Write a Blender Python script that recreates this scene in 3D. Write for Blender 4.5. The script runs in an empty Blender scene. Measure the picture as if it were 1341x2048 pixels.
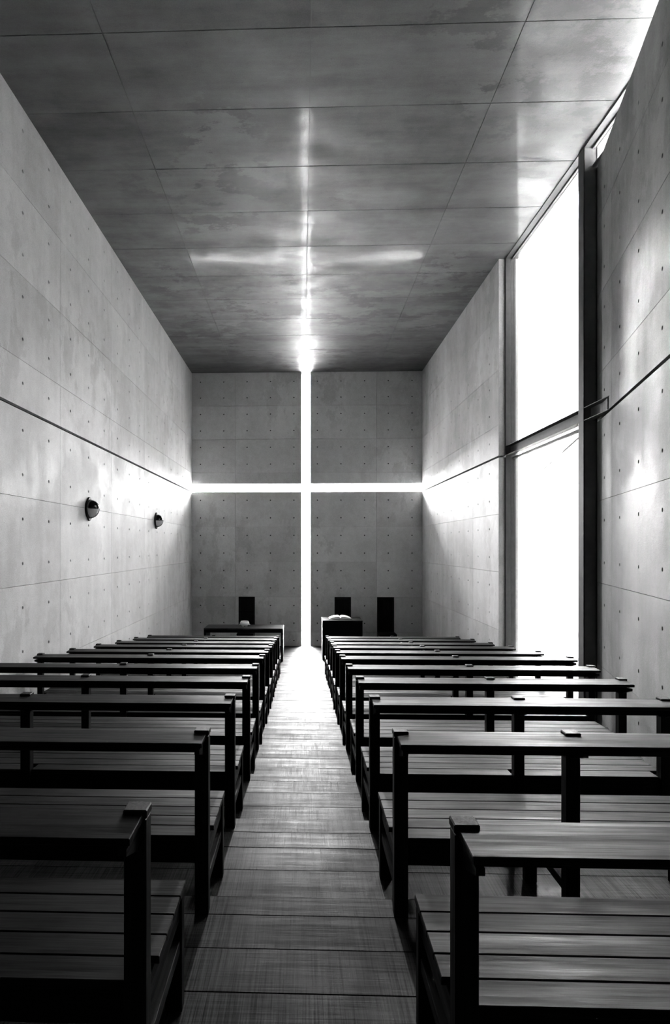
import bpy, bmesh, math, random
from mathutils import Vector, Matrix
random.seed(7)
C = bpy.context.scene.collection
S = bpy.context.scene
EYE = 2.547                      # eye height above the altar floor

# ------------------------------------------------------------------ camera
cam_d = bpy.data.cameras.new('camera')
cam_d.sensor_fit = 'HORIZONTAL'; cam_d.sensor_width = 36.0
cam_d.lens = 36.0 * 1151.0 / 1341.0
cam_d.shift_x = (670.5 - 569.3) / 1341.0
cam_d.shift_y = (1092.3 - 1024.0) / 1341.0
cam_d.clip_start = 0.05
cam = bpy.data.objects.new('camera', cam_d); C.objects.link(cam)
cam.location = (0, 0, EYE); cam.rotation_euler = (math.pi/2, 0, 0.0309)
S.camera = cam

# ------------------------------------------------------------------ sky (even overcast)
SKY = 20.0; GLOW = 34.0
w = bpy.data.worlds.new('sky'); S.world = w; w.use_nodes = True
bg = w.node_tree.nodes['Background']
bg.inputs[0].default_value = (1, 1, 1, 1)
# standard overcast sky (zenith three times the horizon), sun behind the cloud on the altar side
_n, _l = w.node_tree.nodes, w.node_tree.links
_tc = _n.new('ShaderNodeTexCoord'); _sp = _n.new('ShaderNodeSeparateXYZ'); _l.new(_tc.outputs['Generated'], _sp.inputs[0])
def _m(op, a, b):
    n = _n.new('ShaderNodeMath'); n.operation = op
    for i, x in enumerate((a, b)):
        if isinstance(x, (int, float)): n.inputs[i].default_value = x
        else: _l.new(x, n.inputs[i])
    return n.outputs[0]
_el = _m('ADD', _m('MULTIPLY', _m('MAXIMUM', _sp.outputs[2], 0.0), 2/3), 1/3)
_sunv = (-.08, .795, .60)
_dt = _m('ADD', _m('MULTIPLY', _sp.outputs[1], _sunv[1]), _m('MULTIPLY', _sp.outputs[2], _sunv[2]))
_dt = _m('MAXIMUM', _m('ADD', _dt, _m('MULTIPLY', _sp.outputs[0], _sunv[0])), 0.0)
_l.new(_m('MULTIPLY', _m('ADD', _el, _m('MULTIPLY', _m('POWER', _dt, 5.0), GLOW)), SKY), bg.inputs[1])

# daylight portals: they give no light, they only tell the renderer through which openings the sky comes in
def portal(name, x, y, z, w_, h_, rot):
    l = bpy.data.lights.new(name, 'AREA'); l.shape = 'RECTANGLE'; l.size = w_; l.size_y = h_; l.cycles.is_portal = True
    o = bpy.data.objects.new(name, l); C.objects.link(o); o.location = (x, y, z); o.rotation_euler = rot
portal('daylight_cross_upright', .096, 14.99, 3.5, .24, 7.2, (-math.pi/2, 0, 0))
portal('daylight_cross_arm', .10, 14.99, 4.039, 5.9, .22, (-math.pi/2, 0, 0))
portal('daylight_window', 3.46, 5.8, 3.4, 6.5, 7.2, (math.pi/2, 0, math.pi/2))

# ------------------------------------------------------------------ view
S.view_settings.view_transform = 'Standard'; S.view_settings.look = 'None'
S.view_settings.gamma = 1.0; S.view_settings.use_curve_mapping = False
S.view_settings.exposure = 0.0
S.cycles.use_denoising = True
S.cycles.max_bounces = 10; S.cycles.diffuse_bounces = 7; S.cycles.glossy_bounces = 4
S.cycles.transparent_max_bounces = 12
S.cycles.caustics_reflective = True
S.cycles.sample_clamp_indirect = 40.0

# ------------------------------------------------------------------ materials
def newmat(name):
    m = bpy.data.materials.new(name); m.use_nodes = True
    nt = m.node_tree; b = nt.nodes['Principled BSDF']
    return m, nt, b
def node(nt, t, **k):
    n = nt.nodes.new(t)
    for a, v in k.items(): setattr(n, a, v)
    return n
def noise(nt, vec, scale, detail=4, rough=.55, mscale=(1, 1, 1)):
    mp = node(nt, 'ShaderNodeMapping'); mp.inputs['Scale'].default_value = mscale
    nt.links.new(vec, mp.inputs['Vector'])
    n = node(nt, 'ShaderNodeTexNoise'); n.inputs['Scale'].default_value = scale
    n.inputs['Detail'].default_value = detail; n.inputs['Roughness'].default_value = rough
    nt.links.new(mp.outputs[0], n.inputs['Vector'])
    return n.outputs['Fac']
def remap(nt, v, a, b, c, d, smooth=False):
    n = node(nt, 'ShaderNodeMapRange'); n.clamp = True
    if smooth: n.interpolation_type = 'SMOOTHSTEP'
    nt.links.new(v, n.inputs['Value'])
    for i, x in zip((1, 2, 3, 4), (a, b, c, d)): n.inputs[i].default_value = x
    return n.outputs[0]
def math_(nt, op, a, b):
    n = node(nt, 'ShaderNodeMath', operation=op)
    for i, x in enumerate((a, b)):
        if isinstance(x, (int, float)): n.inputs[i].default_value = x
        else: nt.links.new(x, n.inputs[i])
    return n.outputs[0]
def grey(nt, v):
    n = node(nt, 'ShaderNodeCombineColor')
    for i in range(3): nt.links.new(v, n.inputs[i])
    return n.outputs[0]

def concrete(name, base, streak, r0, r1, blot=.10, spec=.5, rnd=.05, patch=None, coat=.03, crough=.12, stain_amt=.16):
    """fair-faced concrete: cloudy tone, streaks along one axis, glossier where the form left a skin"""
    m, nt, b = newmat(name)
    pos = node(nt, 'ShaderNodeNewGeometry').outputs['Position']
    big = noise(nt, pos, .9, 5, .6)
    st = noise(nt, pos, 1.0, 5, .65, streak)
    fine = noise(nt, pos, 90, 2, .7)
    med = noise(nt, pos, 7, 6, .7)
    oi = node(nt, 'ShaderNodeObjectInfo').outputs['Random']
    v = math_(nt, 'ADD', base, remap(nt, big, .3, .7, -blot, blot))
    v = math_(nt, 'ADD', v, remap(nt, st, .35, .65, -blot*.6, blot*.6))
    v = math_(nt, 'ADD', v, remap(nt, med, .3, .7, -base*.07, base*.07))
    v = math_(nt, 'ADD', v, remap(nt, fine, .3, .7, -base*.12, base*.12))
    v = math_(nt, 'ADD', v, remap(nt, oi, 0, 1, -rnd, rnd))
    m1 = noise(nt, pos, 2.1, 8, .72, patch or (1, 1, .6)); m2 = noise(nt, pos, .45, 2, .5)
    stain = math_(nt, 'MULTIPLY', remap(nt, m1, .50, .56, 0, 1, True), remap(nt, m2, .42, .60, 0, 1, True))
    v = math_(nt, 'MULTIPLY', v, math_(nt, 'SUBTRACT', 1.0, math_(nt, 'MULTIPLY', stain, stain_amt)))
    pits = node(nt, 'ShaderNodeTexVoronoi'); pits.inputs['Scale'].default_value = 9
    nt.links.new(pos, pits.inputs['Vector'])
    v = math_(nt, 'MULTIPLY', v, remap(nt, pits.outputs['Distance'], .025, .045, .45, 1))
    nt.links.new(grey(nt, v), b.inputs['Base Color'])
    rr = noise(nt, pos, 1.3, 7, .68, patch or (1, 1, 1))
    nt.links.new(remap(nt, rr, .40, .62, r1, r0, True), b.inputs['Roughness'])
    nt.links.new(remap(nt, rr, .42, .58, coat*.25, coat, True), b.inputs['Coat Weight'])
    b.inputs['Coat Roughness'].default_value = crough
    b.inputs['Specular IOR Level'].default_value = spec
    bp = node(nt, 'ShaderNodeBump'); bp.inputs['Strength'].default_value = .25; bp.inputs['Distance'].default_value = .004
    nt.links.new(math_(nt, 'ADD', fine, math_(nt, 'MULTIPLY', med, 2.0)), bp.inputs['Height'])
    nt.links.new(bp.outputs[0], b.inputs['Normal'])
    return m

def wood(name, axis, base=.003, var=.005, r0=.34, r1=.66, saw=False, spec=.055):
    m, nt, b = newmat(name)
    tc = node(nt, 'ShaderNodeTexCoord').outputs['Object']
    oi = node(nt, 'ShaderNodeObjectInfo').outputs['Random']
    off = node(nt, 'ShaderNodeVectorMath', operation='ADD')
    sc = node(nt, 'ShaderNodeCombineXYZ')
    o1 = math_(nt, 'MULTIPLY', oi, 37.0)
    for i in range(3): nt.links.new(o1, sc.inputs[i])
    nt.links.new(tc, off.inputs[0]); nt.links.new(sc.outputs[0], off.inputs[1])
    vec = off.outputs[0]
    g = [26, 26, 26]; g[axis] = 1.3
    grain = noise(nt, vec, 1.0, 6, .65, tuple(g))
    g2 = [150, 150, 150]; g2[axis] = 4
    fib = noise(nt, vec, 1.0, 3, .6, tuple(g2))
    big = noise(nt, vec, 1.7, 4, .6)
    v = math_(nt, 'ADD', base, remap(nt, grain, .3, .7, -var*.6, var*.6))
    v = math_(nt, 'ADD', v, remap(nt, big, .3, .7, -var*.5, var*.5))
    v = math_(nt, 'ADD', v, remap(nt, oi, 0, 1, -var*.35, var*.35))
    rf = remap(nt, grain, .3, .7, r0, r1)
    h = math_(nt, 'ADD', math_(nt, 'MULTIPLY', grain, .6), math_(nt, 'MULTIPLY', fib, .4))
    if saw:
        s1 = [3, 3, 3]; s1[axis] = 170
        s = noise(nt, vec, 1.0, 3, .7, tuple(s1))
        s2 = [1.5, 1.5, 1.5]; s2[axis] = 14
        sb = noise(nt, vec, 1.0, 4, .7, tuple(s2))
        v = math_(nt, 'ADD', v, remap(nt, s, .35, .68, -var*.4, var*.9))
        rf = math_(nt, 'ADD', rf, remap(nt, s, .3, .7, -.12, .12))
        rf = math_(nt, 'ADD', rf, remap(nt, sb, .3, .7, -.04, .04))
        h = math_(nt, 'ADD', h, math_(nt, 'MULTIPLY', s, .5))
        # knots
        kn = node(nt, 'ShaderNodeTexVoronoi'); kn.inputs['Scale'].default_value = 1.0
        mp = node(nt, 'ShaderNodeMapping'); mp.inputs['Scale'].default_value = (1.9, 3.2, 1)
        nt.links.new(vec, mp.inputs[0]); nt.links.new(mp.outputs[0], kn.inputs['Vector'])
        v = math_(nt, 'ADD', v, remap(nt, kn.outputs['Distance'], .03, .09, .05, 0, True))
    v = math_(nt, 'MAXIMUM', v, .003)
    nt.links.new(grey(nt, v), b.inputs['Base Color'])
    nt.links.new(rf, b.inputs['Roughness'])
    sv = math_(nt, 'MULTIPLY', remap(nt, oi, 0, 1, spec*.7, spec*1.3), remap(nt, fib, .35, .65, .6, 1.4))
    if saw: sv = math_(nt, 'MULTIPLY', sv, remap(nt, s, .35, .65, .45, 1.7))
    sv = math_(nt, 'MULTIPLY', sv, remap(nt, big, .35, .65, .6, 1.35))
    nt.links.new(sv, b.inputs['Specular IOR Level'])
    bp = node(nt, 'ShaderNodeBump'); bp.inputs['Strength'].default_value = .6; bp.inputs['Distance'].default_value = .0015
    nt.links.new(h, bp.inputs['Height']); nt.links.new(bp.outputs[0], b.inputs['Normal'])
    return m

def plain(name, v, rough, metal=0, spec=.5, var=.02):
    m, nt, b = newmat(name)
    tc = node(nt, 'ShaderNodeTexCoord').outputs['Object']
    n = noise(nt, tc, 12, 4)
    nt.links.new(grey(nt, math_(nt, 'ADD', v, remap(nt, n, .3, .7, -v*var*5, v*var*5))), b.inputs['Base Color'])
    b.inputs['Roughness'].default_value = rough; b.inputs['Metallic'].default_value = metal
    b.inputs['Specular IOR Level'].default_value = spec
    return m

def glass(name):
    m = bpy.data.materials.new(name); m.use_nodes = True; nt = m.node_tree; nt.nodes.clear()
    out = node(nt, 'ShaderNodeOutputMaterial'); mix = node(nt, 'ShaderNodeMixShader')
    tr = node(nt, 'ShaderNodeBsdfTransparent'); gl = node(nt, 'ShaderNodeBsdfGlossy'); lw = node(nt, 'ShaderNodeLayerWeight')
    lw.inputs['Blend'].default_value = .5
    fac = math_(nt, 'ADD', .04, math_(nt, 'MULTIPLY', math_(nt, 'POWER', lw.outputs['Facing'], 5.0), .5))
    tr.inputs[0].default_value = (.95, .95, .95, 1); gl.inputs['Roughness'].default_value = .02
    nt.links.new(fac, mix.inputs[0]); nt.links.new(tr.outputs[0], mix.inputs[1]); nt.links.new(gl.outputs[0], mix.inputs[2])
    nt.links.new(mix.outputs[0], out.inputs[0]); return m

M = {}
M['wall'] = concrete('fair_faced_concrete_wall', .50, (3.2, 3.2, .35), .5, .65, .07, .12, coat=.015, crough=.22)
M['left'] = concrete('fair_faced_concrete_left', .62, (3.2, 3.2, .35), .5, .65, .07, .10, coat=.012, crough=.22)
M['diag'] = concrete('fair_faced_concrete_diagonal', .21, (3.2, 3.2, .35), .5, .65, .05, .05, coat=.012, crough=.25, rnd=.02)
M['front'] = concrete('fair_faced_concrete_front', .58, (1.4, 1.4, .5), .5, .65, .06, .15, coat=.0)
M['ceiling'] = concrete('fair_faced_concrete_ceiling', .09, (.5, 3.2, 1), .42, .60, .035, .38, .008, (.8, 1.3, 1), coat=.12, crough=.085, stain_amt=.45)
M['plug'] = plain('tie_hole_plug_painted_shade', .02, .8)  # plug tone pushed near black to paint in the shade of the hole
M['slab'] = plain('concrete_core_painted_shade', .10, .8)  # core darkened: the shade inside groove and joints is painted into its colour
M['dark'] = plain('dark_rear_wall', .05, .7)
M['paving'] = plain('pale_paving', .60, .8)
M['wx'] = wood('stained_wood_lengthways', 0)
M['wz'] = wood('stained_wood_upright', 2)
M['wy'] = wood('stained_wood_crossways', 1)
M['floor'] = wood('stained_floor_board', 0, .007, .011, .42, .64, saw=True, spec=.05)
M['polished'] = wood('polished_table_top', 0, r0=.25, r1=.4, spec=.6)
M['steel'] = plain('painted_steel', .10, .6, 0, .12)
M['glass'] = glass('window_glass')
M['black'] = plain('black_enamel', .006, .12, 0, .6)
M['opal'] = plain('frosted_lamp_glass', .8, .25)
M['matt_black'] = plain('matt_black_metal', .006, .55, 0, .15)
M['paper'] = plain('book_paper', .85, .7)
M['ceramic'] = plain('pale_glass_bowl', .92, .3)

# ------------------------------------------------------------------ mesh helpers
def link(name, me, parent=None, mat=None, loc=(0, 0, 0), rot=(0, 0, 0)):
    o = bpy.data.objects.new(name, me); C.objects.link(o)
    if parent: o.parent = parent
    o.location = loc; o.rotation_euler = rot
    if mat is not None and me is not None and not me.materials: me.materials.append(mat)
    return o
def boxes_mesh(name, bs):
    vs, fs = [], []
    for (x0, x1, y0, y1, z0, z1) in bs:
        n = len(vs)
        vs += [(x0,y0,z0),(x1,y0,z0),(x1,y1,z0),(x0,y1,z0),(x0,y0,z1),(x1,y0,z1),(x1,y1,z1),(x0,y1,z1)]
        fs += [tuple(n+i for i in f) for f in ((3,2,1,0),(4,5,6,7),(0,1,5,4),(1,2,6,5),(2,3,7,6),(3,0,4,7))]
    me = bpy.data.meshes.new(name); me.from_pydata(vs, [], fs); me.update(); return me
_cache = {}
def cbox(dx, dy, dz, b, mat):
    """box with eased edges, corner at the origin"""
    k = (round(dx, 4), round(dy, 4), round(dz, 4), b, mat.name)
    if k in _cache: return _cache[k]
    bm = bmesh.new(); bmesh.ops.create_cube(bm, size=1)
    for v in bm.verts: v.co = Vector(((v.co.x+.5)*dx, (v.co.y+.5)*dy, (v.co.z+.5)*dz))
    if b: bmesh.ops.bevel(bm, geom=bm.edges[:], offset=b, segments=1, affect='EDGES')
    me = bpy.data.meshes.new('board'); bm.to_mesh(me); bm.free(); me.materials.append(mat)
    _cache[k] = me; return me
def board(name, parent, mat, x0, x1, y0, y1, z0, z1, b=.003):
    return link(name, cbox(x1-x0, y1-y0, z1-z0, b, mat), parent, None, (x0, y0, z0))
def thing(name, label, cat, loc=(0, 0, 0), rz=0, group=None):
    o = bpy.data.objects.new(name, None); C.objects.link(o); o.empty_display_size = .1
    o.location = loc; o.rotation_euler = (0, 0, rz); o['label'] = label; o['category'] = cat
    if group: o['group'] = group
    return o
def structure(name, me, mat, parent=None):
    o = link(name, me, parent, mat)
    if not parent: o['kind'] = 'structure'
    return o
def lathe(profile, n=24, a0=0, a1=2*math.pi, axis='z'):
    full = abs(a1-a0-2*math.pi) < 1e-6; cnt = n if full else n+1
    vs, fs = [], []
    for i in range(cnt):
        a = a0+(a1-a0)*i/n
        for r, h in profile: vs.append((r*math.cos(a), r*math.sin(a), h))
    m = len(profile)
    for i in range(n):
        j = (i+1) % cnt
        for k in range(m-1): fs.append((i*m+k, j*m+k, j*m+k+1, i*m+k+1))
    me = bpy.data.meshes.new('lathe'); me.from_pydata(vs, [], fs); me.update()
    for p in me.polygons: p.use_smooth = True
    return me

# ------------------------------------------------------------------ formwork panels
T = .045        # joint depth
GAP = .0042     # joint width
HR = .0165      # tie hole radius
_pc = {}
def panel_mesh(W, Hh, hx, hz, mat, GAP=GAP, T=T, HR=HR):
    """local: x 0..W, z 0..H, face at y=0 looking to -y, body to y=T; a cone-tie hole at every (hx, hz)"""
    key = (round(W, 3), round(Hh, 3), tuple(round(a, 3) for a in hx), tuple(round(a, 3) for a in hz), mat.name)
    if key in _pc: return _pc[key]
    g = GAP/2; x0, x1, z0, z1 = g, W-g, g, Hh-g
    cx = [x0] + [(a+b)/2 for a, b in zip(hx, hx[1:])] + [x1]
    cz = [z0] + [(a+b)/2 for a, b in zip(hz, hz[1:])] + [z1]
    vs, fs, plug = [], [], []; vi = {}
    def V(x, y, z):
        k = (round(x, 5), round(y, 5), round(z, 5))
        if k not in vi: vi[k] = len(vs); vs.append((x, y, z))
        return vi[k]
    if not hx or not hz: cx, cz = [x0, x1], [z0, z1]
    N = 12
    for i in range(len(cx)-1):
        for j in range(len(cz)-1):
            a, b, c, d = cx[i], cx[i+1], cz[j], cz[j+1]
            if not hx or not hz:
                fs.append((V(a,0,c), V(b,0,c), V(b,0,d), V(a,0,d))); continue
            px, pz = hx[i], hz[j]
            ring = [(px+HR*math.cos(2*math.pi*k/N), pz+HR*math.sin(2*math.pi*k/N)) for k in range(N)]
            corner = {1: (b, d), 4: (a, d), 7: (a, c), 10: (b, c)}
            # four corners joined to ring quadrants
            quad = [((b, c), (b, d), [10, 11, 0, 1]), ((b, d), (a, d), [1, 2, 3, 4]), ((a, d), (a, c), [4, 5, 6, 7]), ((a, c), (b, c), [7, 8, 9, 10])]
            for p, q, rs in quad:
                rv = [V(ring[r][0], 0, ring[r][1]) for r in rs]
                fs.append(tuple([V(p[0], 0, p[1]), V(q[0], 0, q[1])] + rv[::-1]))
            for k in range(N):
                p, q = ring[k], ring[(k+1) % N]
                fs.append((V(p[0],0,p[1]), V(p[0],T,p[1]), V(q[0],T,q[1]), V(q[0],0,q[1])))
            fs.append(tuple(V(r[0], T*.6, r[1]) for r in ring)); plug.append(len(fs)-1)
    # rim
    xs, zs = cx, cz
    for i in range(len(xs)-1):
        fs.append((V(xs[i],0,z0), V(xs[i],T,z0), V(xs[i+1],T,z0), V(xs[i+1],0,z0)))
        fs.append((V(xs[i+1],0,z1), V(xs[i+1],T,z1), V(xs[i],T,z1), V(xs[i],0,z1)))
    for j in range(len(zs)-1):
        fs.append((V(x0,0,zs[j+1]), V(x0,T,zs[j+1]), V(x0,T,zs[j]), V(x0,0,zs[j])))
        fs.append((V(x1,0,zs[j]), V(x1,T,zs[j]), V(x1,T,zs[j+1]), V(x1,0,zs[j+1])))
    me = bpy.data.meshes.new('concrete_panel'); me.from_pydata(vs, [], fs); me.update(); me.materials.append(mat); me.materials.append(M['plug'])
    for i in plug: me.polygons[i].material_index = 1
    _pc[key] = me; return me
GZ0, GZ1 = 1.374, 1.402           # the continuous groove, heights relative to the eye
UP = [GZ1, 1.88, 2.735, 3.588, 4.4433]
LO = [-2.80, -2.19, -1.296, -.40, .497, GZ0]
HZ = [-2.41, -1.965, -1.52, -1.07, -.624, -.177, .275, .724, 1.174, 1.652, 2.10, 2.53, 2.955, 3.38, 3.80, 4.21]
H = EYE + 4.4433
def panel_rows(zmax=4.4433):
    r = [(LO[i], LO[i+1]) for i in range(5)] + [(UP[i], UP[i+1]) for i in range(4)]
    return [(a, min(b, zmax)) for a, b in r if a < zmax-.05]
def clad(parent, mat, origin, direction, s0, s1, seam, zmax=4.4433, rows=None, holes=True, gap=GAP, hr=HR):
    """panels along a wall; s = distance along `direction` from origin; looks to the left-hand normal (-y local)"""
    ang = math.atan2(direction[1], direction[0])
    k = math.floor((s0-seam)/1.8)
    while seam+1.8*k < s1-.02:
        a, b = max(s0, seam+1.8*k), min(s1, seam+1.8*(k+1))
        if b-a > .03:
            hs = [seam+1.8*k+.3+.6*i for i in range(3)]
            hx = [h-a for h in hs if a+.05 < h < b-.05] if holes else []
            for (z0, z1) in (rows or panel_rows(zmax)):
                hz = [h-z0 for h in HZ if z0+.07 < h < z1-.05] if holes else []
                me = panel_mesh(b-a, z1-z0, hx, hz, mat, gap, T, hr)
                link('concrete_panel', me, parent, None, (origin[0]+direction[0]*a, origin[1]+direction[1]*a, EYE+z0), (0, 0, ang))
        k += 1

XL, XR, D, BACK = -2.835, 3.0423, 14.693, -3.3
ZB = -.35     # bottom of all walls
GD = .06      # groove depth
gz0, gz1 = EYE+GZ0, EYE+GZ1

# left wall
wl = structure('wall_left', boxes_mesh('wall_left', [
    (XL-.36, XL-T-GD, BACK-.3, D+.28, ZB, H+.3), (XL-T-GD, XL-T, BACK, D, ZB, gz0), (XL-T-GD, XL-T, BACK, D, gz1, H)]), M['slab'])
# local -y must face +X: direction (0,1) rotated: x_local = +Y -> normal -y_local = +X
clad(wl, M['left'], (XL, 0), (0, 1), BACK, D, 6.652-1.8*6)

# right wall: far section beside the altar and rear section behind the diagonal wall
YE = 9.01
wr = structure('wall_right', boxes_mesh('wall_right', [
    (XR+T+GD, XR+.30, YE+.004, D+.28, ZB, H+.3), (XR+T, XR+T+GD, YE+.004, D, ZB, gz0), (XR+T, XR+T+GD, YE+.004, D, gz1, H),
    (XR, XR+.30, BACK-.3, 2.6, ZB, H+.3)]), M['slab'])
clad(wr, M['wall'], (XR, 0), (0, -1), -D, -YE, -13.95)
board('end_panel', wr, M['wall'], XR+.001, XR+.30, YE-.004, YE+.004, ZB, gz0, .001)
board('end_panel', wr, M['wall'], XR+.001, XR+.30, YE-.004, YE+.004, gz1, H, .001)

# front wall in four quarters around the cross-shaped opening
CX0, CX1 = -.018, .210
CZ0, CZ1 = EYE+1.392, EYE+1.592
FT = .28
wf = structure('wall_front', boxes_mesh('wall_front', [
    (XL-.36, CX0, D+T, D+FT, ZB, CZ0), (CX1, XR+.30, D+T, D+FT, ZB, CZ0),
    (XL-.36, CX0, D+T, D+FT, CZ1, H+.3), (CX1, XR+.30, D+T, D+FT, CZ1, H+.3)]), M['wall'])
frows = [(LO[i], LO[i+1]) for i in range(4)] + [(LO[4], 1.392)] + [(1.592, 1.88)] + [(UP[i], UP[i+1]) for i in (1, 2, 3)]
HZs = HZ; HZ = [z for z in HZ]
clad(wf, M['front'], (0, D), (1, 0), XL, CX0, -2.912-.60, rows=frows, gap=.007, hr=.018)
clad(wf, M['front'], (0, D), (1, 0), CX1, XR, .088, rows=frows, gap=.007, hr=.018)
sg = structure('window_2', boxes_mesh('pane', [(CX0, CX1, D+.16, D+.168, ZB, H), (XL, CX0, D+.16, D+.168, CZ0, CZ1), (CX1, XR, D+.16, D+.168, CZ0, CZ1)]), M['glass'])

# back wall (behind the camera)
structure('wall_back', boxes_mesh('wall_back', [(XL-.36, XR+.3, BACK-.3, BACK, ZB, H+.3)]), M['dark'])

# ceiling
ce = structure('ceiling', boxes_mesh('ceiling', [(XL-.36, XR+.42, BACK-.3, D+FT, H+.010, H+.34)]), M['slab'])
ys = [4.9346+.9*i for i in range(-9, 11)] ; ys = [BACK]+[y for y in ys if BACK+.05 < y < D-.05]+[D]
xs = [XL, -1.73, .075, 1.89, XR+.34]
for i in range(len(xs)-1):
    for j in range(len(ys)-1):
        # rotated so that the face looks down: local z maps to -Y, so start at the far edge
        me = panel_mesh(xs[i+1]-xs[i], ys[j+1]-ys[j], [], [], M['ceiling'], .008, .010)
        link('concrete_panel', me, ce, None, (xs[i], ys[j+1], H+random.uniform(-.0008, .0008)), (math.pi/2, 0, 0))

# diagonal wall that cuts through the window side at 15 degrees
ang = math.atan(.268); dv = (math.sin(ang), math.cos(ang)); P0 = (3.138, 5.978); nv = (dv[1], -dv[0])
TOP = 4.205
S0, S1 = -9.4, 8.5
rot = math.pi/2-ang
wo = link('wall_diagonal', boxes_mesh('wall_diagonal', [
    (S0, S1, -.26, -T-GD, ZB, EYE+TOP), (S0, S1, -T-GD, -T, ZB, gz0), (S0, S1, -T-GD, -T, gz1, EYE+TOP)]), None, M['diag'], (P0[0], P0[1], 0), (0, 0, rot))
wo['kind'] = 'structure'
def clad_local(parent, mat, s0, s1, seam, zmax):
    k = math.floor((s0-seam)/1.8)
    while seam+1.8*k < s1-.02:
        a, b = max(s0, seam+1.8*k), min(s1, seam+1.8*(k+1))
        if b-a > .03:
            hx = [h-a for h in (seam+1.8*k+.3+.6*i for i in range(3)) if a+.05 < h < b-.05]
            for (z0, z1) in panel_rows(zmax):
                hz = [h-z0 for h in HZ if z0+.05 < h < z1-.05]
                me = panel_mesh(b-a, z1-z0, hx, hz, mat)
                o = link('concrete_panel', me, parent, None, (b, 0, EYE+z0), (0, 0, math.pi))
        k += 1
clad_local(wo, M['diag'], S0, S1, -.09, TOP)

# ------------------------------------------------------------------ floor: boards on shallow steps going down to the altar
STEP = .0949
def tread(k): return EYE-1.40-STEP*k if k <= 11 else 0.0
def yrow(k): return 1.4448+.9*k
def nose(k): return yrow(k)+.092
fb = []
fl_me = []
FX1 = 3.26
fl_me.append((XL-.05, FX1, BACK, nose(-1), ZB, tread(0)-.03))
for k in range(0, 12): fl_me.append((XL-.05, FX1, nose(k-1), nose(k), ZB, tread(k)-.03))
fl_me.append((XL-.05, FX1, nose(11), D+FT, ZB, -.03))
fl = structure('floor', boxes_mesh('floor', fl_me), M['floor'])
def plank(y0, y1, z, x0=XL, x1=FX1): board('floor_plank', fl, M['floor'], x0, x1, y0+.0007, y1-.0007, z-.028, z, .002)
y = nose(-1)
while y > BACK+.1:
    plank(max(BACK, y-.21), y, tread(0)); y -= .21
for k in range(0, 12):
    n = nose(k); cuts = [nose(k-1), n-.735, n-.515, n-.305, n-.125+.02*math.sin(k*2.3), n+.012]
    for a, b in zip(cuts, cuts[1:]): plank(a, b, tread(k)+random.uniform(-.001, .001))
y = nose(11)+.012
while y < D-.01:
    plank(y, min(D, y+.2), 0.0+random.uniform(-.001, .001)); y += .2

# ------------------------------------------------------------------ big window on the right
wn = bpy.data.objects.new('window_1', None); C.objects.link(wn); wn['kind'] = 'structure'
FX = 3.134
def fr(name, *a, b=.003): return board(name, wn, M['steel'], *a, b=b)
# left jamb with glass stop
fr('jamb', FX, FX+.075, YE-.05, YE-.006, ZB, H)
fr('glass_stop', FX+.082, FX+.16, YE-.03, YE-.006, ZB, H)
# post next to the diagonal wall: web, two flanges
fr('post', FX, FX+.15, 6.50, 6.515, ZB, H)
fr('post_flange', FX, FX+.012, 6.50, 6.635, ZB, H)
fr('post_flange', FX+.13, FX+.15, 6.50, 6.635, ZB, H)
# top rail runs on past the diagonal wall
fr('head_rail', FX, FX+.082, 2.6, YE-.05, H-.014, H)
fr('glass_stop', FX+.088, FX+.118, 2.6, YE-.05, H-.03, H)
fr('glass_stop', FX+.136, FX+.26, 2.6, YE-.05, H-.014, H)
# transom: a channel open to the room, ending on the diagonal wall
tz0, tz1 = EYE+1.395, EYE+1.542
YT = 5.985
fr('transom', FX+.075, FX+.09, YT, YE-.052, tz0, tz1)
fr('transom_flange', FX, FX+.08, YT, YE-.052, tz1-.008, tz1, b=.001)
fr('transom_flange', FX, FX+.08, YT, YE-.052, tz0, tz0+.008, b=.001)
fr('transom_end_plate', FX+.004, FX+.078, YT+.03, YT+.036, tz0+.008, tz1-.008, b=.001)
fr('glass_stop', FX+.10, FX+.145, 6.64, YE-.052, tz0-.055, tz0-.02)
# clerestory sill over the diagonal wall
fr('clerestory_sill', FX+.09, FX+.15, 5.2, 6.50, EYE+TOP+.004, EYE+TOP+.03)
# glass
GX = FX+.125
def pane(y0, y1, z0, z1): link('pane', boxes_mesh('pane', [(GX, GX+.010, y0, y1, z0, z1)]), wn, M['glass'])
pane(6.63, YE-.03, ZB, tz0-.03); pane(6.63, YE-.03, tz1-.02, H-.01)
pane(2.62, 6.50, EYE+TOP+.03, H-.01)
pane(2.62, 5.9, ZB+1.0, EYE+TOP-.01)

# ground outside
link('ground', boxes_mesh('ground', [(-60, 60, -60, 90, ZB-.2, ZB)]), None, M['paving'])['kind'] = 'structure'

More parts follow.
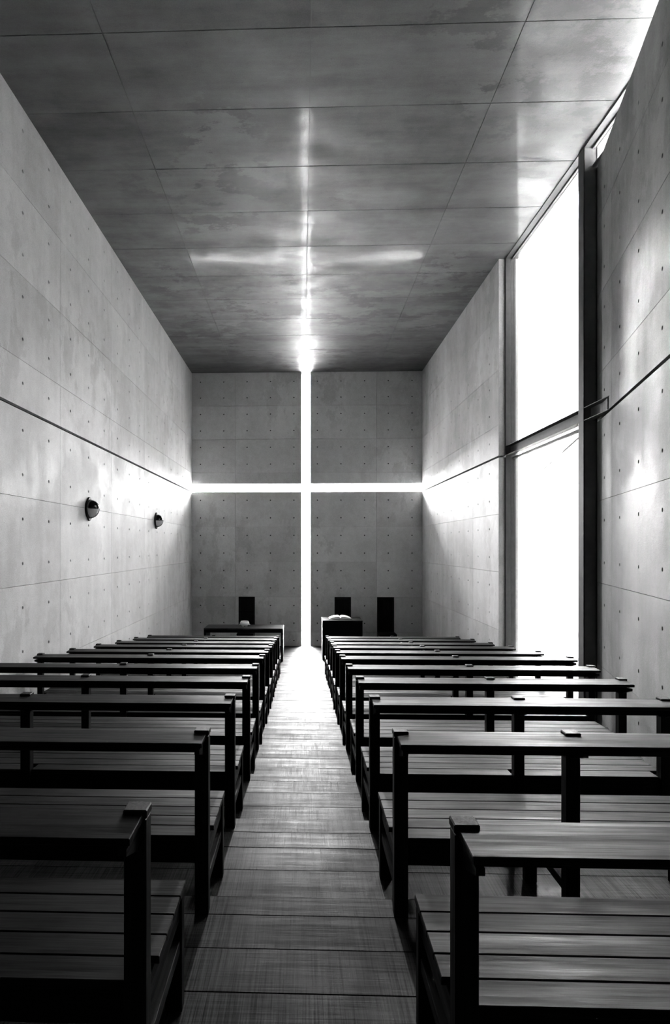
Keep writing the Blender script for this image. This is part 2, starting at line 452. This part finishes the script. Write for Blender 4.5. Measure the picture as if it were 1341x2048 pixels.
# ------------------------------------------------------------------ pews
XRl = [.357, .370, .378, .385, .382, .388, .390, .402, .412, .413, .420]
XRr = [1.55, 1.79, 2.03, 2.288, 2.52, 2.76, 2.78, 2.78, 2.79, 2.79, 2.78]
XLr = [-.385, -.380, -.380, -.376, -.380, -.387, -.388, -.392, -.402, -.408, -.405]
DYR = [-.04, .03, .03, .03, .03, .045, -.01, -.04, -.09, -.09, -.13]
DYL = [.012, .022, .03, .03, .02, .045, -.02, -.04, -.07, -.08, -.13]
PH = .75
PW = .056
def make_pew(name, label, group, x0, x1, y, zf):
    t = thing(name, label, 'pew', (x0, y, zf), 0, group)
    L = x1-x0; wx, wy, wz = M['wx'], M['wy'], M['wz']
    px = [0, L/2-PW/2, L-PW]
    seat = PH-.437
    for i, p in enumerate(px):
        o = board('post', t, wz, p, p+PW, -.050, -.002, 0, PH-.024, .003)
        link('post_cap', cbox(PW+.004, .052, .022, .003, wz), o, None, (-.002, -.002, PH-.0225))
        # shelf bracket
        b = bpy.data.meshes.new('bracket')
        w_ = .02; vs = []
        for xx in (p+PW/2-w_/2, p+PW/2+w_/2): vs += [(xx, -.049, PH-.10), (xx, -.049, PH-.045), (xx, -.150, PH-.046), (xx, -.150, PH-.062)]
        b.from_pydata(vs, [], [(0, 1, 2, 3), (7, 6, 5, 4), (0, 4, 5, 1), (1, 5, 6, 2), (2, 6, 7, 3), (3, 7, 4, 0)])
        b.materials.append(wy); link('shelf_bracket', b, t)
        fy = .372
        board('front_leg', t, wz, p, p+PW, fy, fy+.04, -STEP+.002, seat-.022, .003)
        board('side_rail', t, wy, p+.008, p+PW-.008, -.002, fy, seat-.112, seat-.022, .002)
        board('stretcher', t, wy, p+.006, p+PW-.006, -.002, fy, seat-.215, seat-.175, .002)
    for a, b in zip(px, px[1:]):
        board('back_rail', t, wx, a+PW, b, -.024, -.004, PH-.100, PH-.012, .002)
    # book shelf, very slightly tilted down to the row behind
    o = board('book_shelf', t, wx, .008, L-.008, 0, .135, -.018, 0, .002)
    o.location = (.008, -.159, PH-.034); o.rotation_euler = (.045, 0, 0)
    sw, g = .0835, .0045
    for i in range(5):
        ya = -.030+(sw+g)*i
        notch = i == 0
        if notch:
            for a, b in zip(px, px[1:]): board('seat_slat', t, wx, a+PW+.002, b-.002, ya, ya+sw, seat-.022, seat, .002)
        else:
            board('seat_slat', t, wx, -.006, L+.006, ya, ya+sw, seat-.022, seat, .002)
    for a, b in zip(px, px[1:]):
        board('seat_rail', t, wx, a+PW, b, -.030, -.006, seat-.112, seat-.023, .002)
        board('seat_rail', t, wx, a+PW, b, .376, .400, seat-.112, seat-.023, .002)
    return t
ordn = ['first', 'second', 'third', 'fourth', 'fifth', 'sixth', 'seventh', 'eighth', 'ninth', 'tenth', 'eleventh']
for k in range(11):
    nr = 'nearest row to the camera' if k == 0 else ('front row next to the altar' if k == 10 else '%s row from the camera' % ordn[k])
    make_pew('pew', 'dark wooden pew right of the aisle, %s' % nr, 'pews right of the aisle', XRl[k], XRr[k], yrow(k)+DYR[k], tread(k))
    make_pew('pew', 'dark wooden pew left of the aisle, %s' % nr, 'pews left of the aisle', -2.775, XLr[k], yrow(k)+DYL[k], tread(k))

# ------------------------------------------------------------------ altar table
t = thing('altar_table', 'long dark wooden altar table with slab legs left of the cross', 'table', (-2.183, 12.69, 0))
TW, TD, TH = 1.76, .63, .727
board('tabletop', t, M['polished'], 0, TW, 0, TD, TH-.03, TH, .003)
board('apron', t, M['wx'], .046, TW-.046, .004, .03, TH-.095, TH-.031, .002)
board('apron', t, M['wx'], .046, TW-.046, TD-.03, TD-.004, TH-.095, TH-.031, .002)
for x in (0, TW-.045): board('slab_leg', t, M['wz'], x+.001, x+.044, .002, TD-.002, 0, TH-.031, .003)

# bowl on the table
t = thing('glass_bowl', 'small pale glass bowl on little feet on the altar table', 'bowl', (-1.305, 13.0, TH))
prof = [(0, .022), (.035, .020), (.075, .03), (.102, .05), (.108, .078), (.098, .105), (.080, .118), (.088, .124), (.086, .116), (.074, .110), (.094, .076), (.088, .055), (.05, .036), (0, .032)]
link('body', lathe(prof), t, M['ceramic'])
for a in range(5):
    an = a*2*math.pi/5+.35
    f = link('foot', lathe([(0, 0), (.014, .001), (.017, .010), (.013, .022), (.02, .034), (0, .036)], 10), t, M['ceramic'], (.055*math.cos(an), .055*math.sin(an), 0))
for sx in (-1, 1):
    link('handle', lathe([(0, -.012), (.014, -.004), (.016, .006), (.008, .016), (0, .02)], 10), t, M['ceramic'], (sx*.108, 0, .045), (0, sx*.9, 0))

# ------------------------------------------------------------------ lectern with open book
t = thing('lectern', 'dark box lectern right of the aisle carrying an open book', 'lectern', (.453, 12.87, 0))
LW, LD, LH = .892, .62, .887
board('front_panel', t, M['wz'], .03, LW-.03, .002, .03, 0, LH-.031, .003)
for x in (0, LW-.03): board('side_panel', t, M['wz'], x, x+.03, 0, LD, 0, LH-.031, .003)
board('top', t, M['polished'], -.002, LW+.002, -.002, LD+.002, LH-.03, LH, .003)
board('shelf', t, M['wx'], .031, LW-.031, .031, LD-.01, .42, .44, .002)
bk = thing('open_book', 'large white open book lying on the lectern', 'book', (.868, 13.10, LH))
def page_block(sx):
    n = 8; vs, fs = [], []
    top = [(0, .030), (.02, .050), (.05, .060), (.09, .058), (.14, .050), (.19, .038), (.225, .022), (.25, .008)]
    for (x, z) in top:
        for y_ in (0, .32): vs.append((sx*x, y_, z)); vs.append((sx*(x if x < .24 else .25), y_, .006))
    for i in range(n-1):
        a, b = i*4, (i+1)*4
        fs += [(a, a+2, b+2, b), (a+1, b+1, b+3, a+3), (a, b, b+1, a+1), (a+2, a+3, b+3, b+2)]
    fs += [(0, 1, 3, 2), (n*4-4, n*4-2, n*4-1, n*4-3)]
    me = bpy.data.meshes.new('pages'); me.from_pydata(vs, [], fs); me.update()
    bm = bmesh.new(); bm.from_mesh(me); bmesh.ops.recalc_face_normals(bm, faces=bm.faces); bm.to_mesh(me); bm.free()
    return me
for sx in (-1, 1): link('page_block', page_block(sx), bk, M['paper'])
board('cover', bk, M['wx'], -.258, .258, -.006, .326, 0, .006, .001)

# ------------------------------------------------------------------ three high-backed chairs against the front wall
def chair(x0, x1, label):
    W_ = x1-x0
    t = thing('high_back_chair', label, 'chair', (x0, 14.30, 0), 0, 'tall chairs against the front wall')
    wz, wx, wy = M['wz'], M['wx'], M['wy']
    for x in (0, W_-.035): board('back_post', t, wz, x, x+.035, -.02, .02, 0, 1.287, .003)
    board('back_panel', t, wz, .035, W_-.035, -.006, .012, .38, 1.275, .002)
    board('top_rail', t, wx, .035, W_-.035, -.016, .018, 1.225, 1.287, .002)
    board('middle_rail', t, wx, .035, W_-.035, -.016, .018, .90, .935, .002)
    board('seat', t, wx, -.002, W_+.002, -.45, -.021, .40, .43, .004)
    for x in (0, W_-.035):
        board('front_leg', t, wz, x, x+.035, -.445, -.41, 0, .399, .003)
        board('side_rail', t, wy, x+.006, x+.029, -.409, -.021, .31, .399, .002)
        board('stretcher', t, wy, x+.006, x+.029, -.409, -.021, .10, .14, .002)
    board('front_rail', t, wx, .035, W_-.035, -.44, -.42, .31, .399, .002)
chair(-1.585, -1.18, 'tall dark chair against the wall behind the altar table')
chair(.802, 1.208, 'tall dark chair against the wall behind the lectern')
chair(1.853, 2.27, 'tall dark chair against the wall right of the lectern, nearest the right wall')

# ------------------------------------------------------------------ wall lamps on the left wall
def lamp(y, label):
    t = thing('wall_lamp', label, 'lamp', (XL, y, EYE+.492), 0, 'bulkhead lamps on the left wall')
    R_ = .130
    # base plate: disc with top and bottom lugs, extruded along +X
    pts = []
    n = 48
    for i in range(n):
        a = 2*math.pi*i/n
        r = .134 + .026*max(0, math.cos(2*(a-math.pi/2)))**6
        pts.append((r*math.cos(a), r*math.sin(a)))
    vs = [(.0, p[0], p[1]) for p in pts]+[(.022, p[0]*.985, p[1]*.985) for p in pts]
    fs = [tuple(range(n)), tuple(range(2*n-1, n-1, -1))]+[(i, i+n, (i+1) % n+n, (i+1) % n) for i in range(n)]
    me = bpy.data.meshes.new('base_plate'); me.from_pydata(vs, [], fs); me.update()
    link('base_plate', me, t, M['matt_black'])
    def dome(r, z0, z1, off, sx=1.0):
        vs, fs = [], []; na, nb = 24, 12
        for i in range(na+1):
            th = z0+(z1-z0)*i/na           # angle around X axis
            for j in range(nb+1):
                ph = math.pi/2*j/nb        # 0 rim .. 90 tip
                vs.append((off+r*sx*math.sin(ph), r*math.cos(ph)*math.cos(th), r*math.cos(ph)*math.sin(th)))
        for i in range(na):
            for j in range(nb):
                a = i*(nb+1)+j; fs.append((a, a+1, a+nb+2, a+nb+1))
        me = bpy.data.meshes.new('dome'); me.from_pydata(vs, [], fs); me.update()
        for p in me.polygons: p.use_smooth = True
        return me
    link('glass_dome', dome(.112, 0, 2*math.pi, .020, 1.0), t, M['opal'])
    h = link('hood', dome(.120, 0, math.pi, .020, 1.02), t, M['black'])
    sm = h.modifiers.new('t', 'SOLIDIFY'); sm.thickness = .004
    # ring and guard bar
    def tube(path, r, closed=False, ref=(0, 1, 0)):
        n = len(path); m = 8; vs, fs = [], []
        for i, q in enumerate(path):
            q = Vector(q)
            a = Vector(path[i-1]) if (i or closed) else q
            b = Vector(path[(i+1) % n]) if (i < n-1 or closed) else q
            d = (b-a).normalized(); u = d.cross(Vector(ref)).normalized(); v = d.cross(u)
            if vs and not closed: pass
            for k in range(m):
                an = 2*math.pi*k/m; vs.append(tuple(q+r*(u*math.cos(an)+v*math.sin(an))))
        for i in range(n if closed else n-1):
            j = (i+1) % n
            for k in range(m): fs.append((i*m+k, j*m+k, j*m+(k+1) % m, i*m+(k+1) % m))
        me = bpy.data.meshes.new('tube'); me.from_pydata(vs, [], fs); me.update()
        for p in me.polygons: p.use_smooth = True
        return me
    link('rim_ring', tube([(.024, .120*math.cos(2*math.pi*i/40), .120*math.sin(2*math.pi*i/40)) for i in range(40)], .008, True, (1, 0, 0)), t, M['black'])
    link('guard_bar', tube([(.02+.121*math.sin(a), 0, -.118*math.cos(a)) for a in [math.pi*.5*i/14 for i in range(15)]], .0055), t, M['black'])
lamp(7.55, 'black hooded bulkhead wall lamp nearer the camera')
lamp(11.06, 'black hooded bulkhead wall lamp nearer the front wall')
